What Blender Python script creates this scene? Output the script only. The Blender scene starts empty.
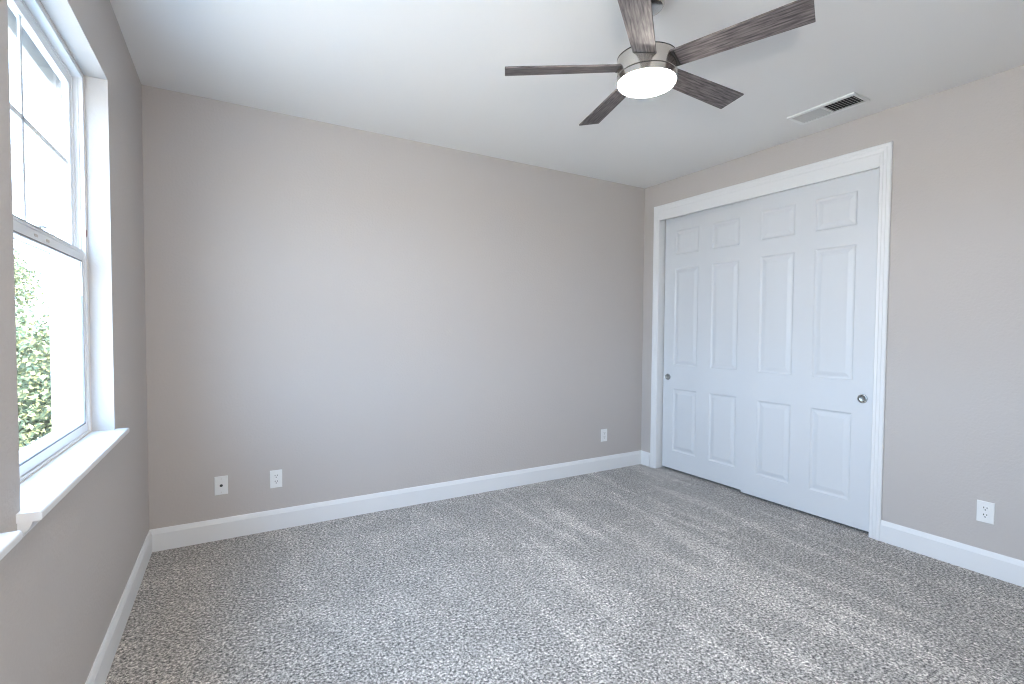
import bpy, bmesh, math, random
from mathutils import Vector, Matrix
random.seed(7)
S = bpy.context.scene
COL = S.collection
PI = math.pi

# ------------------------------------------------------------------ camera, exposure, world, lights
F, YAW, PITCH, ROLL = 484.2159, -.5223, -.0315, .0063
CAM = Vector((.4455, -3.538, 1.3364))
cam = bpy.data.cameras.new('camera')
cam.sensor_width = 36
cam.lens = F*36/1024
cam.shift_y = (345.03-342)/1024
cam.clip_start = .02
co = bpy.data.objects.new('camera', cam); COL.objects.link(co)
fw = Vector((-math.sin(YAW)*math.cos(PITCH), math.cos(YAW)*math.cos(PITCH), math.sin(PITCH)))
r0 = Vector((math.cos(YAW), math.sin(YAW), 0)); u0 = r0.cross(fw)
rt = math.cos(ROLL)*r0+math.sin(ROLL)*u0; up = -math.sin(ROLL)*r0+math.cos(ROLL)*u0
M = Matrix((rt, up, -fw)).transposed().to_4x4(); M.translation = CAM
co.matrix_world = M
S.camera = co
S.view_settings.view_transform = 'Standard'
S.view_settings.look = 'None'
S.view_settings.gamma = 1
S.view_settings.use_curve_mapping = False
S.view_settings.exposure = 0.04
S.cycles.filter_width = 1.1

world = bpy.data.worlds.new('sky'); S.world = world; world.use_nodes = True
wn = world.node_tree.nodes; wl = world.node_tree.links; wn.clear()
tc = wn.new('ShaderNodeTexCoord'); sx = wn.new('ShaderNodeSeparateXYZ'); cr = wn.new('ShaderNodeValToRGB')
mr = wn.new('ShaderNodeMapRange'); mr.inputs[1].default_value = -1; mr.inputs[2].default_value = 1
bgn = wn.new('ShaderNodeBackground'); wo = wn.new('ShaderNodeOutputWorld')
wl.new(tc.outputs['Generated'], sx.inputs[0]); wl.new(sx.outputs['Z'], mr.inputs[0]); wl.new(mr.outputs[0], cr.inputs[0])
wl.new(cr.outputs[0], bgn.inputs[0]); wl.new(bgn.outputs[0], wo.inputs[0])
e = cr.color_ramp.elements
e[0].position = .49; e[0].color = (.30, .28, .25, 1)
e[1].position = .51; e[1].color = (.63, .86, 1.17, 1)
q = e.new(.75); q.color = (.50, .76, 1.17, 1)
bgn.inputs[1].default_value = 13.5

def light(name, kind, energy, color, loc, direction, **kw):
    l = bpy.data.lights.new(name, kind); l.energy = energy; l.color = color
    for k, v in kw.items(): setattr(l, k, v)
    o = bpy.data.objects.new(name, l); COL.objects.link(o); o.location = loc
    o.rotation_euler = Vector(direction).to_track_quat('-Z', 'Y').to_euler()
    return o
light('sun', 'SUN', 40.0, (1, .78, .50), (0, 0, 12), (-.45, .35, -.8), angle=math.radians(1))
# the photographer's bounce flash, beside and behind the camera, and an added fill lamp past an unseen rear doorway
light('camera_flash', 'AREA', 30, (1, .97, .95), (.28, -3.86, 1.5), (.6, .75, .12), shape='DISK', size=.14)
light('added_hall_fill', 'AREA', 5, (1, .95, .88), (3.0, -4.9, 2.6), (0, 0, -1), shape='DISK', size=.5)
for nm, ya in (('window_portal', -1.43), ('window_portal', -2.675)):
    p = light(nm, 'AREA', 1, (1, 1, 1), (-.24, ya, 1.6), (1, 0, 0), shape='RECTANGLE', size=1.45, size_y=1.1)
    p.rotation_euler = (Matrix(((0, 0, -1), (1, 0, 0), (0, -1, 0))).to_euler())
    p.data.size = 1.15; p.data.size_y = 1.5
    p.data.cycles.is_portal = True

# ------------------------------------------------------------------ room figures
W, H, YB = 3.9863, 2.74, -4.05
TILT = math.atan(.0228)
FL = Matrix.Identity(4)                                              # frames: x out of the wall, y along it, z up
FB = Matrix.Rotation(-PI/2, 4, 'Z')
FR = Matrix.Translation((W, 0, 0)) @ Matrix.Rotation(PI+TILT, 4, 'Z')
FH = Matrix.Translation((0, YB, 0)) @ Matrix.Rotation(PI/2, 4, 'Z')  # rear wall: y runs towards -x

# ------------------------------------------------------------------ materials
MAT = {}
def mat(name, color, rough=.5, metal=0, spec=.5, bump=None, vary=None, emit=None):
    m = bpy.data.materials.new(name); m.use_nodes = True; MAT[name] = m
    n = m.node_tree.nodes; l = m.node_tree.links; b = n['Principled BSDF']
    b.inputs['Base Color'].default_value = (*color, 1); b.inputs['Roughness'].default_value = rough
    b.inputs['Metallic'].default_value = metal; b.inputs['Specular IOR Level'].default_value = spec
    t = n.new('ShaderNodeTexCoord')
    if vary:
        scale, amt = vary
        nz = n.new('ShaderNodeTexNoise'); nz.inputs['Scale'].default_value = scale; nz.inputs['Detail'].default_value = 3
        mx = n.new('ShaderNodeMix'); mx.data_type = 'RGBA'
        mx.inputs[6].default_value = (*[c*(1-amt) for c in color], 1); mx.inputs[7].default_value = (*[min(1, c*(1+amt)) for c in color], 1)
        l.new(t.outputs['Object'], nz.inputs['Vector']); l.new(nz.outputs['Fac'], mx.inputs[0]); l.new(mx.outputs[2], b.inputs['Base Color'])
    if bump:
        scale, strength, dist = bump
        nz = n.new('ShaderNodeTexNoise'); nz.inputs['Scale'].default_value = scale; nz.inputs['Detail'].default_value = 2
        bp = n.new('ShaderNodeBump'); bp.inputs['Strength'].default_value = strength; bp.inputs['Distance'].default_value = dist
        l.new(t.outputs['Object'], nz.inputs['Vector']); l.new(nz.outputs['Fac'], bp.inputs['Height']); l.new(bp.outputs[0], b.inputs['Normal'])
    if emit:
        b.inputs['Emission Color'].default_value = (*emit[0], 1); b.inputs['Emission Strength'].default_value = emit[1]
    return m
mat('greige_wall_paint', (.51, .472, .447), .62, bump=(75, .35, .004), vary=(1.2, .012))
mat('ceiling_paint', (.80, .79, .775), .8, bump=(60, .12, .003))
mat('white_trim_paint', (.77, .775, .78), .38)
mat('white_door_paint', (.66, .68, .705), .42, bump=(40, .08, .001))
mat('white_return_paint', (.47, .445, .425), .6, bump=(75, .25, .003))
mat('white_vinyl', (.82, .83, .84), .35)
mat('rubber_gasket', (.20, .20, .21), .6)
mat('louver_enamel', (.70, .70, .69), .45)
mat('sealant', (.62, .57, .53), .6)
mat('brushed_nickel', (.52, .49, .455), .2, 1)
mat('satin_nickel_pull', (.42, .43, .42), .3, 1)
mat('dark_bronze_gap', (.03, .027, .025), .5)
mat('opal_lens', (.9, .9, .88), .3, emit=((1, .93, .84), 140.0))
mat('outlet_plastic', (.80, .80, .79), .35)
mat('socket_dark', (.02, .02, .02), .6)
mat('vent_enamel', (.84, .84, .83), .4)
mat('duct_shade_black', (.012, .012, .012), .9)
mat('closet_dark_wall', (.35, .33, .31), .8)
mat('stucco', (.74, .72, .69), .9, bump=(60, .4, .004))
mat('tree_bark', (.13, .09, .06), .9, vary=(14, .3))
mat('red_latch', (.22, .06, .05), .5)
mat('yard_ground', (.50, .49, .46), .95, vary=(1.5, .3))
m = mat('leaf_green', (.16, .19, .10), .55, vary=(2.2, .45))
m.node_tree.nodes['Principled BSDF'].inputs['Subsurface Weight'].default_value = 0

def glass_material():
    m = bpy.data.materials.new('window_glass'); m.use_nodes = True; MAT['window_glass'] = m
    n = m.node_tree.nodes; l = m.node_tree.links; n.clear()
    o = n.new('ShaderNodeOutputMaterial'); tr = n.new('ShaderNodeBsdfTransparent'); gl = n.new('ShaderNodeBsdfGlossy')
    tr.inputs[0].default_value = (.95, .97, .965, 1); gl.inputs['Roughness'].default_value = .01
    fr = n.new('ShaderNodeFresnel'); fr.inputs[0].default_value = 1.3; mx = n.new('ShaderNodeMixShader')
    gm = n.new('ShaderNodeNewGeometry'); inv = n.new('ShaderNodeMath'); inv.operation = 'SUBTRACT'; inv.inputs[0].default_value = 1
    mu = n.new('ShaderNodeMath'); mu.operation = 'MULTIPLY'
    l.new(gm.outputs['Backfacing'], inv.inputs[1]); l.new(inv.outputs[0], mu.inputs[0]); l.new(fr.outputs[0], mu.inputs[1])
    l.new(mu.outputs[0], mx.inputs[0]); l.new(tr.outputs[0], mx.inputs[1]); l.new(gl.outputs[0], mx.inputs[2]); l.new(mx.outputs[0], o.inputs[0])
glass_material()

def ramp(n, stops):
    r = n.new('ShaderNodeValToRGB'); e = r.color_ramp.elements
    e[0].position, e[0].color = stops[0][0], (*stops[0][1], 1)
    e[1].position, e[1].color = stops[-1][0], (*stops[-1][1], 1)
    for p, c in stops[1:-1]:
        k = e.new(p); k.color = (*c, 1)
    return r

def carpet_material():
    m = bpy.data.materials.new('carpet_pile'); m.use_nodes = True; MAT['carpet_pile'] = m
    n = m.node_tree.nodes; l = m.node_tree.links; b = n['Principled BSDF']
    b.inputs['Roughness'].default_value = .95; b.inputs['Specular IOR Level'].default_value = .1
    b.inputs['Sheen Weight'].default_value = .25; b.inputs['Sheen Roughness'].default_value = .5
    t = n.new('ShaderNodeTexCoord')
    # fleck: heathered yarn tips
    vo = n.new('ShaderNodeTexVoronoi'); vo.inputs['Scale'].default_value = 165; l.new(t.outputs['Object'], vo.inputs['Vector'])
    vs = n.new('ShaderNodeSeparateColor'); l.new(vo.outputs['Color'], vs.inputs[0])
    c2 = n.new('ShaderNodeTexNoise'); c2.inputs['Scale'].default_value = 84; c2.inputs['Detail'].default_value = 3; c2.inputs['Roughness'].default_value = .8
    l.new(t.outputs['Object'], c2.inputs['Vector'])
    v = n.new('ShaderNodeMath'); v.operation = 'MULTIPLY_ADD'; v.inputs[1].default_value = .27
    c3 = n.new('ShaderNodeMath'); c3.operation = 'MULTIPLY_ADD'; c3.inputs[1].default_value = 1.7; c3.inputs[2].default_value = -.485
    l.new(c2.outputs['Fac'], c3.inputs[0]); l.new(vs.outputs[0], v.inputs[0]); l.new(c3.outputs[0], v.inputs[2])
    rp = ramp(n, [(.18, (.025, .022, .020)), (.36, (.17, .157, .146)), (.60, (.48, .45, .415)), (.82, (.92, .875, .81))])
    l.new(v.outputs[0], rp.inputs[0])
    def mult(prev, fac):
        m = n.new('ShaderNodeMix'); m.data_type = 'RGBA'; m.blend_type = 'MULTIPLY'; m.inputs[0].default_value = 1
        l.new(prev, m.inputs[6]); l.new(fac, m.inputs[7]); return m.outputs[2]
    # vacuum strokes: the pile lies brushed one way along long narrow strips, mostly towards the closet
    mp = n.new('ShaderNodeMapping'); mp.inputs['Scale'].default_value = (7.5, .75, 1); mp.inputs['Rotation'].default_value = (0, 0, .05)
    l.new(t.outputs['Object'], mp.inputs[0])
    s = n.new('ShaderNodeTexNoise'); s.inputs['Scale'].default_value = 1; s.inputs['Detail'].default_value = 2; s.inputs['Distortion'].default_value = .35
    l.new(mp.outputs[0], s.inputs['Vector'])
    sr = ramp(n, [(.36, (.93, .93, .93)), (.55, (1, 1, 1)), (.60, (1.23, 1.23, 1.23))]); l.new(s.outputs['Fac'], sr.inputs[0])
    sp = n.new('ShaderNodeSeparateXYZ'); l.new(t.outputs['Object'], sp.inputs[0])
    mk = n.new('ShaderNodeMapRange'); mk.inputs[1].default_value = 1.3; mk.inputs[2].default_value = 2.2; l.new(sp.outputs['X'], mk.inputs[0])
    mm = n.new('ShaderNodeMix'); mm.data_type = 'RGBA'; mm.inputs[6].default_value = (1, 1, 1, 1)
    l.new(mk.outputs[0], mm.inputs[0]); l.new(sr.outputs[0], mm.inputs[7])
    # broad scuffs where the nap was pushed about
    s2 = n.new('ShaderNodeTexNoise'); s2.inputs['Scale'].default_value = 2.1; s2.inputs['Detail'].default_value = 4; s2.inputs['Distortion'].default_value = 1.4
    l.new(t.outputs['Object'], s2.inputs['Vector'])
    sr2 = ramp(n, [(.40, (.93, .93, .93)), (.55, (1, 1, 1)), (.60, (1.10, 1.10, 1.10))]); l.new(s2.outputs['Fac'], sr2.inputs[0])
    l.new(mult(mult(rp.outputs[0], mm.outputs[2]), sr2.outputs[0]), b.inputs['Base Color'])
    bp = n.new('ShaderNodeBump'); bp.inputs['Strength'].default_value = .6; bp.inputs['Distance'].default_value = .006
    l.new(v.outputs[0], bp.inputs['Height']); l.new(bp.outputs[0], b.inputs['Normal'])
carpet_material()

def wood_material():
    m = bpy.data.materials.new('weathered_oak'); m.use_nodes = True; MAT['weathered_oak'] = m
    n = m.node_tree.nodes; l = m.node_tree.links; b = n['Principled BSDF']; b.inputs['Roughness'].default_value = .55
    t = n.new('ShaderNodeTexCoord'); mp = n.new('ShaderNodeMapping'); mp.inputs['Scale'].default_value = (14, 150, 20)
    l.new(t.outputs['Object'], mp.inputs[0])
    a = n.new('ShaderNodeTexNoise'); a.inputs['Scale'].default_value = 1; a.inputs['Detail'].default_value = 5; a.inputs['Distortion'].default_value = .6
    l.new(mp.outputs[0], a.inputs['Vector'])
    mp2 = n.new('ShaderNodeMapping'); mp2.inputs['Scale'].default_value = (2.2, 16, 4); l.new(t.outputs['Object'], mp2.inputs[0])
    w = n.new('ShaderNodeTexWave'); w.inputs['Scale'].default_value = 1.4; w.inputs['Distortion'].default_value = 6; w.inputs['Detail'].default_value = 2
    w.bands_direction = 'Y'; l.new(mp2.outputs[0], w.inputs['Vector'])
    mx = n.new('ShaderNodeMath'); mx.operation = 'MULTIPLY_ADD'; mx.inputs[1].default_value = .16
    l.new(w.outputs['Fac'], mx.inputs[0]); l.new(a.outputs['Fac'], mx.inputs[2])
    r = ramp(n, [(.36, (.035, .029, .028)), (.56, (.105, .088, .086)), (.78, (.20, .172, .168))]); l.new(mx.outputs[0], r.inputs[0])
    l.new(r.outputs[0], b.inputs['Base Color'])
wood_material()

# ------------------------------------------------------------------ mesh helpers
class MB:
    def __init__(s): s.bm = bmesh.new()
    def box(s, a, b, m=0):
        x0, y0, z0 = [min(p, q) for p, q in zip(a, b)]; x1, y1, z1 = [max(p, q) for p, q in zip(a, b)]
        v = [s.bm.verts.new(c) for c in ((x0,y0,z0),(x1,y0,z0),(x1,y1,z0),(x0,y1,z0),(x0,y0,z1),(x1,y0,z1),(x1,y1,z1),(x0,y1,z1))]
        for f in ((0,3,2,1),(4,5,6,7),(0,1,5,4),(1,2,6,5),(2,3,7,6),(3,0,4,7)):
            s.bm.faces.new([v[i] for i in f]).material_index = m
        return s
    def quad(s, pts, m=0):
        f = s.bm.faces.new([s.bm.verts.new(p) for p in pts]); f.material_index = m; return f
    def lathe(s, prof, seg=48, m=0, origin=(0,0,0), axis='Z'):
        """prof: (radius, height) pairs; a radius of 0 closes to a point"""
        o = Vector(origin); rows = []
        for r, h in prof:
            row = []
            for i in range(1 if r == 0 else seg):
                a = 2*PI*i/seg
                p = (r*math.cos(a), r*math.sin(a), h) if axis == 'Z' else (h, r*math.cos(a), r*math.sin(a))
                row.append(s.bm.verts.new(o+Vector(p)))
            rows.append(row)
        for A, B in zip(rows, rows[1:]):
            for i in range(seg):
                j = (i+1) % seg
                vs = [A[i % len(A)], A[j % len(A)], B[j % len(B)], B[i % len(B)]]
                u = []
                for v in vs:
                    if v not in u: u.append(v)
                if len(u) > 2: s.bm.faces.new(u).material_index = m
        return s
    def extrude(s, prof, path, m=0, caps=True, closed=True):
        """prof: list of points; path: list of functions mapping a profile point to 3-D"""
        rows = [[s.bm.verts.new(f(*p)) for p in prof] for f in path]
        n = len(prof)
        for A, B in zip(rows, rows[1:]):
            for i in range(n if closed else n-1):
                j = (i+1) % n
                s.bm.faces.new((A[i], A[j], B[j], B[i])).material_index = m
        if caps:
            s.bm.faces.new(rows[0]).material_index = m; s.bm.faces.new(list(reversed(rows[-1]))).material_index = m
        return s
    def build(s, name, mats, parent=None, matrix=None, bevel=0, smooth=False, kind=None, label=None, local=None):
        bm = s.bm
        bmesh.ops.remove_doubles(bm, verts=bm.verts, dist=1e-5)
        bmesh.ops.recalc_face_normals(bm, faces=bm.faces)
        if matrix is not None: bmesh.ops.transform(bm, matrix=matrix, verts=bm.verts)
        me = bpy.data.meshes.new(name); bm.to_mesh(me); bm.free()
        for k in (mats if isinstance(mats, (list, tuple)) else [mats]): me.materials.append(MAT[k])
        if smooth:
            me.polygons.foreach_set('use_smooth', [True]*len(me.polygons))
            me.set_sharp_from_angle(angle=math.radians(35))
        o = bpy.data.objects.new(name, me); COL.objects.link(o)
        if parent is not None: o.parent = parent
        if local is not None: o.matrix_local = local
        if bevel:
            b = o.modifiers.new('bevel', 'BEVEL'); b.width = bevel; b.segments = 2; b.limit_method = 'ANGLE'
        if kind: o['kind'] = kind
        if label: o['label'] = label
        return o

def empty(name, matrix, label, cat, kind=None, group=None):
    o = bpy.data.objects.new(name, None); COL.objects.link(o); o.matrix_world = matrix
    o['label'] = label; o['category'] = cat; o.empty_display_size = .1
    if kind: o['kind'] = kind
    if group: o['group'] = group
    return o
def tag(o, label, cat, group=None):
    o['label'] = label; o['category'] = cat
    if group: o['group'] = group
    return o

def wall(y0, y1, z0, z1, thick, holes, reveal=0):
    """slab in a wall frame, room face at x=0, with rectangular holes (ya, yb, za, zb)"""
    b = MB()
    ys = sorted({y0, y1, *[h[0] for h in holes], *[h[1] for h in holes]})
    zs = sorted({z0, z1, *[h[2] for h in holes], *[h[3] for h in holes]})
    solid = {}
    for i in range(len(ys)-1):
        for j in range(len(zs)-1):
            cy, cz = (ys[i]+ys[i+1])/2, (zs[j]+zs[j+1])/2
            solid[i, j] = not any(h[0] < cy < h[1] and h[2] < cz < h[3] for h in holes)
    for (i, j), ok in solid.items():
        if not ok: continue
        a, c, d, g = ys[i], ys[i+1], zs[j], zs[j+1]
        b.quad([(0,a,d),(0,c,d),(0,c,g),(0,a,g)]); b.quad([(-thick,a,d),(-thick,a,g),(-thick,c,g),(-thick,c,d)])
        for di, dj, pts in ((-1,0,[(0,a,d),(0,a,g),(-thick,a,g),(-thick,a,d)]), (1,0,[(0,c,d),(-thick,c,d),(-thick,c,g),(0,c,g)]),
                            (0,-1,[(0,a,d),(-thick,a,d),(-thick,c,d),(0,c,d)]), (0,1,[(0,a,g),(0,c,g),(-thick,c,g),(-thick,a,g)])):
            if not solid.get((i+di, j+dj), False):
                inside = (i+di, j+dj) in solid
                b.quad(pts, reveal if inside else 0)
    return b

def ring(b, y0, y1, z0, z1, w, x0, x1, m=0, wt=None, wb=None):
    """four-sided rectangular frame: outer bounds, member width"""
    wt = wt or w; wb = wb or w
    b.box((x0, y0, z0), (x1, y0+w, z1), m); b.box((x0, y1-w, z0), (x1, y1, z1), m)
    b.box((x0, y0+w, z0), (x1, y1-w, z0+wb), m); b.box((x0, y0+w, z1-wt), (x1, y1-w, z1), m)

# ------------------------------------------------------------------ shell
MB().box((-.2, YB-.15, -.2), (W+.95, .15, 0)).build('floor', 'carpet_pile', kind='structure')
MB().box((-.2, YB-.15, H), (W+.95, .15, H+.15)).build('ceiling', 'ceiling_paint', kind='structure')
WIN = [(-1.96, -.90, .896, 2.371), (-3.205, -2.145, .896, 2.371)]
wall(YB-.15, .15, 0, H, .14, WIN, 1).build('wall_left', ['greige_wall_paint', 'white_return_paint'], kind='structure')
wall(0, W+.9, 0, H, .12, []).build('wall_back', 'greige_wall_paint', matrix=FB, kind='structure')
CL0, CL1, CLT = .200, 2.000, 2.387
wall(-.02, 4.15, 0, H, .12, [(CL0-.02, CL1+.02, 0, CLT+.06)]).build('wall_right', 'greige_wall_paint', matrix=FR, kind='structure')
DR0, DR1 = 2.55, 3.36     # unseen doorway added behind the camera to let the hall fill in
wall(-W-.9, .0, 0, H, .12, [(-DR1, -DR0, 0, 2.05)]).build('wall_rear', 'greige_wall_paint', matrix=FH, kind='structure')
# unseen hallway added around the fill lamp
b = MB()
b.box((1.9, YB-1.72, 0), (4.0, YB-1.6, H)); b.box((1.78, YB-1.72, 0), (1.9, YB-.12, H)); b.box((4.0, YB-1.72, 0), (4.12, YB-.12, H))
b.build('wall_hall', 'greige_wall_paint', kind='structure')
MB().box((1.78, YB-1.72, -.2), (4.12, YB-.15, 0)).build('floor_hall', 'carpet_pile', kind='structure')
MB().box((1.78, YB-1.72, H), (4.12, YB-.15, H+.15)).build('ceiling_hall', 'ceiling_paint', kind='structure')
# closet interior
b = MB()
b.box((-.72, -.02, 0), (-.66, 2.25, H)); b.box((-.66, -.02, 0), (-.12, .04, H)); b.box((-.66, 2.16, 0), (-.12, 2.22, H))
b.build('wall_closet', 'closet_dark_wall', matrix=FR, kind='structure')

BASE = [(0, 0), (.014, 0), (.014, .106), (.012, .110), (.011, .116), (.008, .128), (.005, .134), (0, .134)]
def baseboard(name, frame, y0, y1):
    MB().extrude(BASE, [lambda x, z, y=y: (x, y, z) for y in (y0, y1)]).build(name, 'white_trim_paint', matrix=frame, smooth=False, kind='structure')
baseboard('baseboard_left', FL, YB, 0)
baseboard('baseboard_back', FB, 0, W)
baseboard('baseboard_right', FR, 2.067, 4.06)
baseboard('baseboard_right', FR, 0, .127)
baseboard('baseboard_rear', FH, -2.48, 0)

# ------------------------------------------------------------------ closet: casing, fascia, jamb, two sliding doors
PROF = [(0, 0), (0, .009), (.004, .0115), (.018, .0105), (.024, .0135), (.040, .0145), (.045, .018), (.061, .018), (.067, .013), (.067, 0)]
ZI = 2.460
b = MB()
b.extrude(PROF, [lambda w, n: (n, CL0-w, 0), lambda w, n: (n, CL0-w, ZI+w), lambda w, n: (n, CL1+w, ZI+w), lambda w, n: (n, CL1+w, 0)])
b.build('trim_1', 'white_trim_paint', matrix=FR, kind='structure')
b = MB(); b.box((-.018, CL0, CLT), (.0105, CL1, ZI+.004)); b.box((.0105, CL0, CLT+.002), (.0125, CL1, CLT+.010)); b.build('trim_2', 'white_trim_paint', matrix=FR, bevel=.001, kind='structure')
b = MB(); b.box((-.12, CL0-.02, 0), (0, CL0, ZI)); b.box((-.12, CL1, 0), (0, CL1+.02, ZI)); b.box((-.12, CL0, 2.425), (-.019, CL1, 2.445))
b.build('trim_3', 'white_trim_paint', matrix=FR, kind='structure')

def panel_door(name, y0, y1, xf, cols, label, pull_y):
    th = .034; z0, z1 = .022, 2.405
    rows = [(.195, .790), (1.010, 1.922), (2.048, 2.275)]
    root = empty(name, FR @ Matrix.Translation((xf, (y0+y1)/2, z0)), label, 'closet door', kind='structure')
    yc = (y0+y1)/2; b = MB()
    holes = [(c[0]-yc, c[1]-yc, r[0]-z0, r[1]-z0) for c in cols for r in rows]
    A, B, Z = y0-yc, y1-yc, z1-z0
    ys = sorted({A, B, *[h[0] for h in holes], *[h[1] for h in holes]}); zs = sorted({0, Z, *[h[2] for h in holes], *[h[3] for h in holes]})
    for i in range(len(ys)-1):
        for j in range(len(zs)-1):
            cy, cz = (ys[i]+ys[i+1])/2, (zs[j]+zs[j+1])/2
            if any(h[0] < cy < h[1] and h[2] < cz < h[3] for h in holes): continue
            b.quad([(0, ys[i], zs[j]), (0, ys[i+1], zs[j]), (0, ys[i+1], zs[j+1]), (0, ys[i], zs[j+1])])
    # moulded raised panels: cove down, flat, bevel back up, raised field
    steps = [(0, 0), (.004, -.0035), (.010, -.0075), (.016, -.0085), (.022, -.0080), (.046, -.0022), (.050, -.0016)]
    for h in holes:
        loops = []
        for ins, d in steps:
            loops.append([(d, h[0]+ins, h[2]+ins), (d, h[1]-ins, h[2]+ins), (d, h[1]-ins, h[3]-ins), (d, h[0]+ins, h[3]-ins)])
        for P, Q in zip(loops, loops[1:]):
            for k in range(4): b.quad([P[k], P[(k+1) % 4], Q[(k+1) % 4], Q[k]])
        b.quad(loops[-1])
    b.quad([(-th, A, 0), (-th, A, Z), (-th, B, Z), (-th, B, 0)])
    b.quad([(0, A, 0), (0, A, Z), (-th, A, Z), (-th, A, 0)]); b.quad([(0, B, 0), (-th, B, 0), (-th, B, Z), (0, B, Z)])
    b.quad([(0, A, 0), (-th, A, 0), (-th, B, 0), (0, B, 0)]); b.quad([(0, A, Z), (0, B, Z), (-th, B, Z), (-th, A, Z)])
    b.build('door_panel', 'white_door_paint', parent=root)
    # round finger pull: rolled rim and dished cup
    p = MB().lathe([(0, .0012), (.016, .0016), (.0205, .004), (.0225, .0075), (.0245, .0095), (.0275, .0085), (.0295, .004), (.030, 0)], 36, axis='X')
    p.build('cup_pull', 'satin_nickel_pull', parent=root, smooth=True, label='round nickel finger pull', local=Matrix.Translation((.0005, pull_y-yc, .895-z0)))
    return root
panel_door('door_1', .212, 1.112, -.068, [(.330, .592), (.728, .986)], 'white six-panel closet door sliding behind, nearer the room corner', .267)
panel_door('door_2', 1.075, 1.996, -.022, [(1.200, 1.462), (1.605, 1.868)], 'white six-panel closet door sliding in front, next to the right casing', 1.930)

# ------------------------------------------------------------------ windows
def window(name, y0, y1, label, sill_label, detailed=True):
    z0, z1 = .896, 2.371
    yc = (y0+y1)/2; hw = (y1-y0)/2
    root = empty(name, Matrix.Translation((0, yc, z0)), label, 'window', kind='structure')
    L = lambda z: z-z0
    T = z1-z0
    b = MB()                                                     # outer vinyl frame with tracks
    xa, xb = -.140, -.078
    ring(b, -hw, hw, 0, T, .016, xa, xb, wb=.010, wt=.020)
    ring(b, -hw+.016, hw-.016, .010, T-.020, .010, xa, -.108)
    b.box((-.098, -hw+.016, .010), (-.092, -hw+.022, T-.02)); b.box((-.098, hw-.022, .010), (-.092, hw-.016, T-.02))
    b.build('window_frame', 'white_vinyl', parent=root, bevel=.0015)
    b = MB(); ring(b, -hw, hw, 0, T, .004, -.079, -.0745); b.build('sealant_bead', 'sealant', parent=root)
    # upper sash (outer track)
    zr = L(1.640)
    u = MB(); a0, a1 = -hw+.024, hw-.024
    ring(u, a0, a1, zr-.035, T-.028, .036, -.136, -.112)
    us = u.build('upper_sash', 'white_vinyl', parent=root, bevel=.002)
    g = MB(); g.box((-.126, a0+.030, zr-.005), (-.122, a1-.030, T-.060)); g.build('pane', 'window_glass', parent=us)
    mu = MB(); zc = L(1.992)
    mu.box((-.1275, -.009, zr), (-.1205, .009, T-.064)); mu.box((-.1275, a0+.036, zc-.009), (-.1205, a1-.036, zc+.009))
    mu.build('muntin_grid', 'white_vinyl', parent=us, bevel=.002)
    # lower sash (inner track)
    l = MB(); l0, l1 = -hw+.020, hw-.020; t = L(1.648)
    ring(l, l0, l1, .012, t, .034, -.108, -.084, wb=.036, wt=.046)
    l.box((-.084, l0+.05, t-.012), (-.080, l1-.05, t-.006))
    ls = l.build('lower_sash', 'white_vinyl', parent=root, bevel=.003)
    gb = MB(); ring(gb, l0+.030, l1-.030, .044, t-.042, .0055, -.090, -.0835); gb.build('glazing_bead', 'rubber_gasket', parent=ls)
    g = MB(); g.box((-.098, l0+.030, .044), (-.094, l1-.030, t-.042)); g.build('pane', 'window_glass', parent=ls)
    k = MB()
    k.box((-.104, -.03, t), (-.086, .03, t+.006)); k.lathe([(.011, t+.006), (.011, t+.014), (0, t+.015)], 20, origin=(-.096, 0, 0)); k.box((-.100, -.006, t+.009), (-.078, .030, t+.014))
    k.build('sash_lock', 'white_vinyl', parent=ls, bevel=.001)
    if detailed:
        for yy in (-.055, .055):
            q = MB(); q.box((-.084, yy-.012, t-.032), (-.0815, yy+.012, t-.024)); q.build('tilt_latch', 'sealant', parent=ls)
    c = MB(); c.box((-.079, hw-.0095, L(1.710)), (-.0765, hw-.0045, L(1.738))); c.build('vent_stop', 'red_latch', parent=root, label='small dark red clip on the frame')
    # stool with horns past the opening and bullnose; apron beneath
    r = .006
    prof = [(-.079, 0), (-.079, -.022)] + [(.040+r*math.sin(a), -.016-r*math.cos(a)) for a in (0, PI/8, PI/4, 3*PI/8, PI/2)] + [(.040+r*math.sin(a), -.006-r*math.cos(a)) for a in (PI/2, 5*PI/8, 3*PI/4, 7*PI/8, PI)]
    s = MB()
    s.extrude([p for p in prof if p[0] >= -.08], [lambda x, z, y=y: (x, y, z+.001) for y in (-hw+.0005, hw-.0005)])
    horn = [(0, 0), (0, -.022)] + prof[2:]
    for ya, yb in ((-hw-.030, -hw+.0005), (hw-.0005, hw+.030)):
        s.extrude(horn, [lambda x, z, y=y: (x, y, z+.001) for y in (ya, yb)])
    s.build('window_sill', 'white_trim_paint', parent=root, label=sill_label)
    ap = MB()
    ap.extrude([(0, -.021), (.027, -.021), (.026, -.028), (.020, -.040), (.012, -.048), (.010, -.058), (0, -.058)], [lambda x, z, y=y: (x, y, z) for y in (-hw-.024, hw+.024)])
    ap.build('sill_apron', 'white_trim_paint', parent=root)
    return root
window('window_1', -1.96, -.90, 'white single-hung window with grid bars in its upper sash', 'white painted sill with a rounded nose')
window('window_2', -3.205, -2.145, 'nearer left window, only the far tip of its white sill in the frame', 'white painted sill with a rounded nose')

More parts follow.
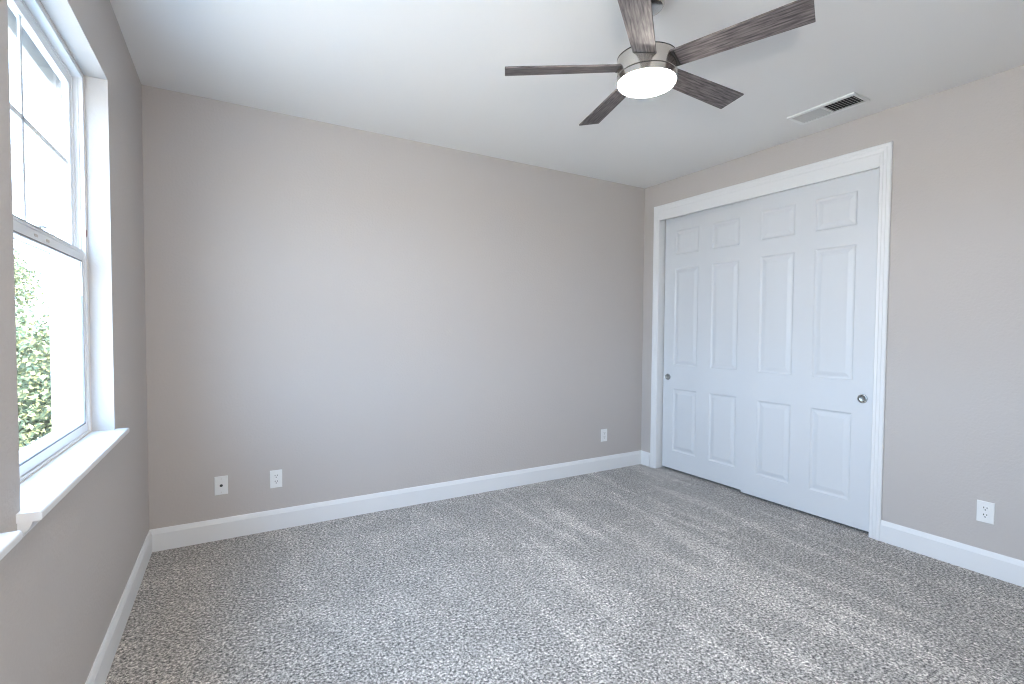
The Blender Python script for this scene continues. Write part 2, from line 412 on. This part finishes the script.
# outside skin of the house with stucco surrounds proud of it
wall(-9, 3, -3, 4.2, .02, [(y0, y1, z0, z1) for y0, y1, z0, z1 in WIN]).build('wall_outside', 'stucco', matrix=Matrix.Translation((-.141, 0, 0)), kind='structure')
for k, (y0, y1, z0, z1) in enumerate(WIN):
    b = MB(); ya, yb = y0-.05, y1+.05
    wn_, wf_ = (.042, .16) if k == 0 else (.16, .042)
    b.box((-.212, ya-wn_, z0-.13), (-.1612, ya, z1+.12)); b.box((-.212, yb, z0-.13), (-.1612, yb+wf_, z1+.12))
    b.box((-.212, ya, 2.285), (-.1612, yb, z1+.12)); b.box((-.212, ya, z0-.13), (-.1612, yb, .902))
    b.build('trim_%d' % (k+4), 'stucco', bevel=.004, kind='structure')

# ------------------------------------------------------------------ ceiling fan
FC = Vector((1.970, -2.015, H))
fan = empty('ceiling_fan', Matrix.Translation(FC), 'five-blade ceiling fan with grey wood blades, brushed nickel body and lit round lens', 'ceiling fan')
zb = 2.449-H
MB().lathe([(0, 0), (.066, 0), (.068, -.004), (.068, -.040), (.062, -.050), (.045, -.056), (.020, -.058), (0, -.058)], 48).build('canopy', 'brushed_nickel', fan, smooth=True)
MB().lathe([(0, -.05), (.0125, -.05), (.0125, zb+.05), (0, zb+.05)], 24).build('downrod', 'brushed_nickel', fan, smooth=True)
MB().lathe([(0, zb+.062), (.024, zb+.062), (.026, zb+.040), (.045, zb+.036), (.1215, zb+.036), (.1240, zb+.034), (.1240, zb+.030), (0, zb+.030)], 64).build('top_cap', 'dark_bronze_gap', fan, smooth=True, label='black top plate')
hs = MB()
hs.lathe([(0, zb+.030), (.1235, zb+.030), (.1235, zb-.038), (.121, zb-.040), (0, zb-.040)], 96)
h = hs.build('motor_housing', 'brushed_nickel', fan, smooth=True)
MB().lathe([(0, zb-.039), (.1215, zb-.039), (.1215, zb-.044), (0, zb-.044)], 96).build('groove', 'dark_bronze_gap', h, smooth=True, label='thin dark groove')
MB().lathe([(0, zb-.043), (.1235, zb-.043), (.1235, zb-.064), (.121, zb-.066), (0, zb-.066)], 96).build('light_ring', 'brushed_nickel', fan, smooth=True)
MB().lathe([(0, zb-.063), (.1195, zb-.063), (.1195, zb-.068), (.116, zb-.074), (.100, zb-.079), (.07, zb-.083), (.035, zb-.085), (0, zb-.0855)], 64).build('lens', 'opal_lens', fan, smooth=True, label='glowing white opal lens')
R0, R1 = .112, .604
for k in range(5):
    a = 2.565-k*2*PI/5
    b = MB()
    w0, w1, th = .047, .060, .0035
    pts = [(R0, -w0), (R1+.004, -w1), (R1-.004, w1), (R0, w0)]
    b.extrude(pts, [lambda x, y: (x, y, -th), lambda x, y: (x, y, th)])
    sag = (.003, -.007, -.013, .0, .0)[k]/.6             # the blades hang a few millimetres out of true
    bl = b.build('blade', 'weathered_oak', fan, bevel=.0012, local=Matrix.Translation((.004, 0, zb-.001)) @ Matrix.Rotation(a, 4, 'Z') @ Matrix.Rotation(sag, 4, 'Y') @ Matrix.Rotation(math.radians(-13), 4, 'X'))
    br = MB(); br.box((.10, -.040, -.0075), (.128, .040, -.0035)); br.box((.10, -.042, .0035), (.129, .042, .0065))
    br.build('blade_bracket', 'dark_bronze_gap', bl, bevel=.001)

# ------------------------------------------------------------------ ceiling register
vx0, vx1, vy0, vy1 = 3.603, 3.797, -2.040, -1.640
VC = Vector(((vx0+vx1)/2, (vy0+vy1)/2, H))
vent = empty('ceiling_vent', Matrix.Translation(VC), 'white two-way air register on the ceiling above the closet', 'vent')
hx, hy = (vx1-vx0)/2, (vy1-vy0)/2
b = MB()
bw, be, dz = .026, .020, -.010
b.box((-hx, -hy, dz), (-hx+bw, hy, 0)); b.box((hx-bw, -hy, dz), (hx, hy, 0))
b.box((-hx+bw, -hy, dz), (hx-bw, -hy+be, 0)); b.box((-hx+bw, hy-be, dz), (hx-bw, hy, 0)); b.box((-hx+bw, -.006, dz), (hx-bw, .006, 0))
b.build('vent_frame', 'vent_enamel', vent, bevel=.004)
MB().box((-hx+bw-.003, -hy+be-.003, -.0012), (hx-bw+.003, hy-be+.003, -.0002)).build('duct_shade_sheet', 'duct_shade_black', vent)  # black sheet on the solid ceiling, the duct's shade put into its colour
for side in (1, -1):
    b = MB(); n = 10
    span = hy-be-.008
    for i in range(n):
        yc = side*(.007+span*(i+.5)/n); dy = .0036 if side > 0 else -.0058; t = .0009
        # slat leaning: bottom edge shifted towards its own end of the register
        b.extrude([(yc-dy-t, -.0014), (yc-dy+t, -.0014), (yc+dy+t, -.0115), (yc+dy-t, -.0115)], [lambda y, z, x=x: (x, y, z) for x in (-hx+bw, hx-bw)])
    b.build('louver_bank', 'louver_enamel', vent)
for yy in (-hy+.010, hy-.010):
    MB().lathe([(0, -.0068), (.003, -.0064), (.0038, -.005)], 14, origin=(0, yy, -.005)).build('screw', 'vent_enamel', vent, smooth=True)

# ------------------------------------------------------------------ wall plates
def plate_body(root):
    w, h = .0365, .0585
    b = MB()
    b.extrude([(-w, -h), (w, -h), (w, h), (-w, h)], [lambda y, z: (0, y, z), lambda y, z: (.004, y, z), lambda y, z: (.0062, y*.93, z*.955)])
    b.build('cover_plate', 'outlet_plastic', root)
def duplex(frame, y, z, label):
    root = empty('power_outlet', frame @ Matrix.Translation((0, y, z)), label, 'outlet', group='duplex power outlets')
    plate_body(root)
    for s in (1, -1):
        f = MB(); c = s*.0195
        pts = [(.0172*math.cos(a), max(-.0135, min(.0135, .0172*math.sin(a)))) for a in [2*PI*i/32 for i in range(32)]]
        f.extrude(pts, [lambda p, q: (.0058, p, q+c), lambda p, q: (.0082, p, q+c)])
        fo = f.build('socket_face', 'outlet_plastic', root, bevel=.0004)
        d = MB(); d.box((.0080, -.0084, c+.001), (.0085, -.0050, c+.0100)); d.box((.0080, .0050, c+.0015), (.0085, .0084, c+.0095))
        d.lathe([(.0032, .0080), (.0032, .0085), (0, .0086)], 14, origin=(0, 0, c-.0065), axis='X')
        d.build('socket_slots', 'socket_dark', fo)
    MB().lathe([(.003, .006), (.003, .0072), (0, .0076)], 16, axis='X').build('screw', 'outlet_plastic', root)
    return root
duplex(FB, .682, .338, 'white duplex outlet low on the back wall, right of the jack plate')
duplex(FB, 3.500, .337, 'white duplex outlet at the right end of the back wall, near the closet')
duplex(FR, 2.553, .345, 'white duplex outlet on the right wall, right of the closet')
jack = empty('jack_plate', FB @ Matrix.Translation((0, .370, .343)), 'white wall plate with one dark round jack, nearest the window corner', 'wall plate')
plate_body(jack)
MB().lathe([(.0085, .006), (.0085, .0085), (.0055, .0090), (.0055, .014), (.004, .014), (.004, .009), (0, .009)], 20, axis='X').build('jack', 'socket_dark', jack, smooth=True, label='dark round jack')
for zz in (.042, -.042): MB().lathe([(.0028, .006), (.0028, .0070), (0, .0074)], 14, origin=(0, 0, zz), axis='X').build('screw', 'sealant', jack)

# ------------------------------------------------------------------ outdoors
MB().box((-60, -40, -3.2), (-.3, 60, -3.0)).build('ground', 'yard_ground', kind='structure')
def tree(x, y, crowns, trunk_r, label, n):
    root = empty('tree', Matrix.Translation((x, y, -3)), label, 'tree')
    t = MB(); top = max(c[2] for c in crowns)+3
    t.lathe([(0, 0), (trunk_r*1.5, 0), (trunk_r, .4), (trunk_r*.8, top*.5), (trunk_r*.35, top*.9), (0, top*.95)], 14)
    t.build('trunk', 'tree_bark', root, smooth=True)
    bm = bmesh.new()
    tot = sum(c[3]**2 for c in crowns)
    for cx, cy, cz, cr, sz in crowns:
        for i in range(int(n*cr*cr/tot)):
            d = Vector((random.gauss(0, 1), random.gauss(0, 1), random.gauss(0, 1))).normalized()
            rr = cr*(random.random()**.35)
            rr *= 1+.16*math.sin(5*d.x+3*d.z+cx)*math.cos(4*d.y+cz*2)
            p = Vector((cx, cy, cz+3))+Vector((d.x*rr, d.y*rr, d.z*rr*sz))
            L, w = random.uniform(.06, .10), random.uniform(.022, .038)
            q = Vector((random.gauss(0, 1), random.gauss(0, 1), random.gauss(0, .6))).normalized()
            s = q.cross(Vector((random.gauss(0, 1), random.gauss(0, 1), random.gauss(0, 1)))).normalized()
            nn = q.cross(s)*.012
            v = [bm.verts.new(c) for c in (p, p+q*L*.5+s*w+nn, p+q*L, p+q*L*.5-s*w+nn)]
            bm.faces.new((v[0], v[1], v[2])); bm.faces.new((v[0], v[2], v[3]))
    me = bpy.data.meshes.new('foliage'); bm.to_mesh(me); bm.free(); me.materials.append(MAT['leaf_green'])
    o = bpy.data.objects.new('foliage', me); COL.objects.link(o); o.parent = root
tree(-1.75, 5.6, [(0, 0, .50, 1.12, 1), (-.2, .2, -.8, 1.4, 1)], .12, 'leafy green tree low in the window, its rounded top against the white sky', 22000)
tree(-3.95, 10.4, [(0, 0, 2.2, .85, 1), (.1, -.2, .3, 1.35, 1)], .16, 'taller leafy green tree at the left edge of the lower window glass', 16000)
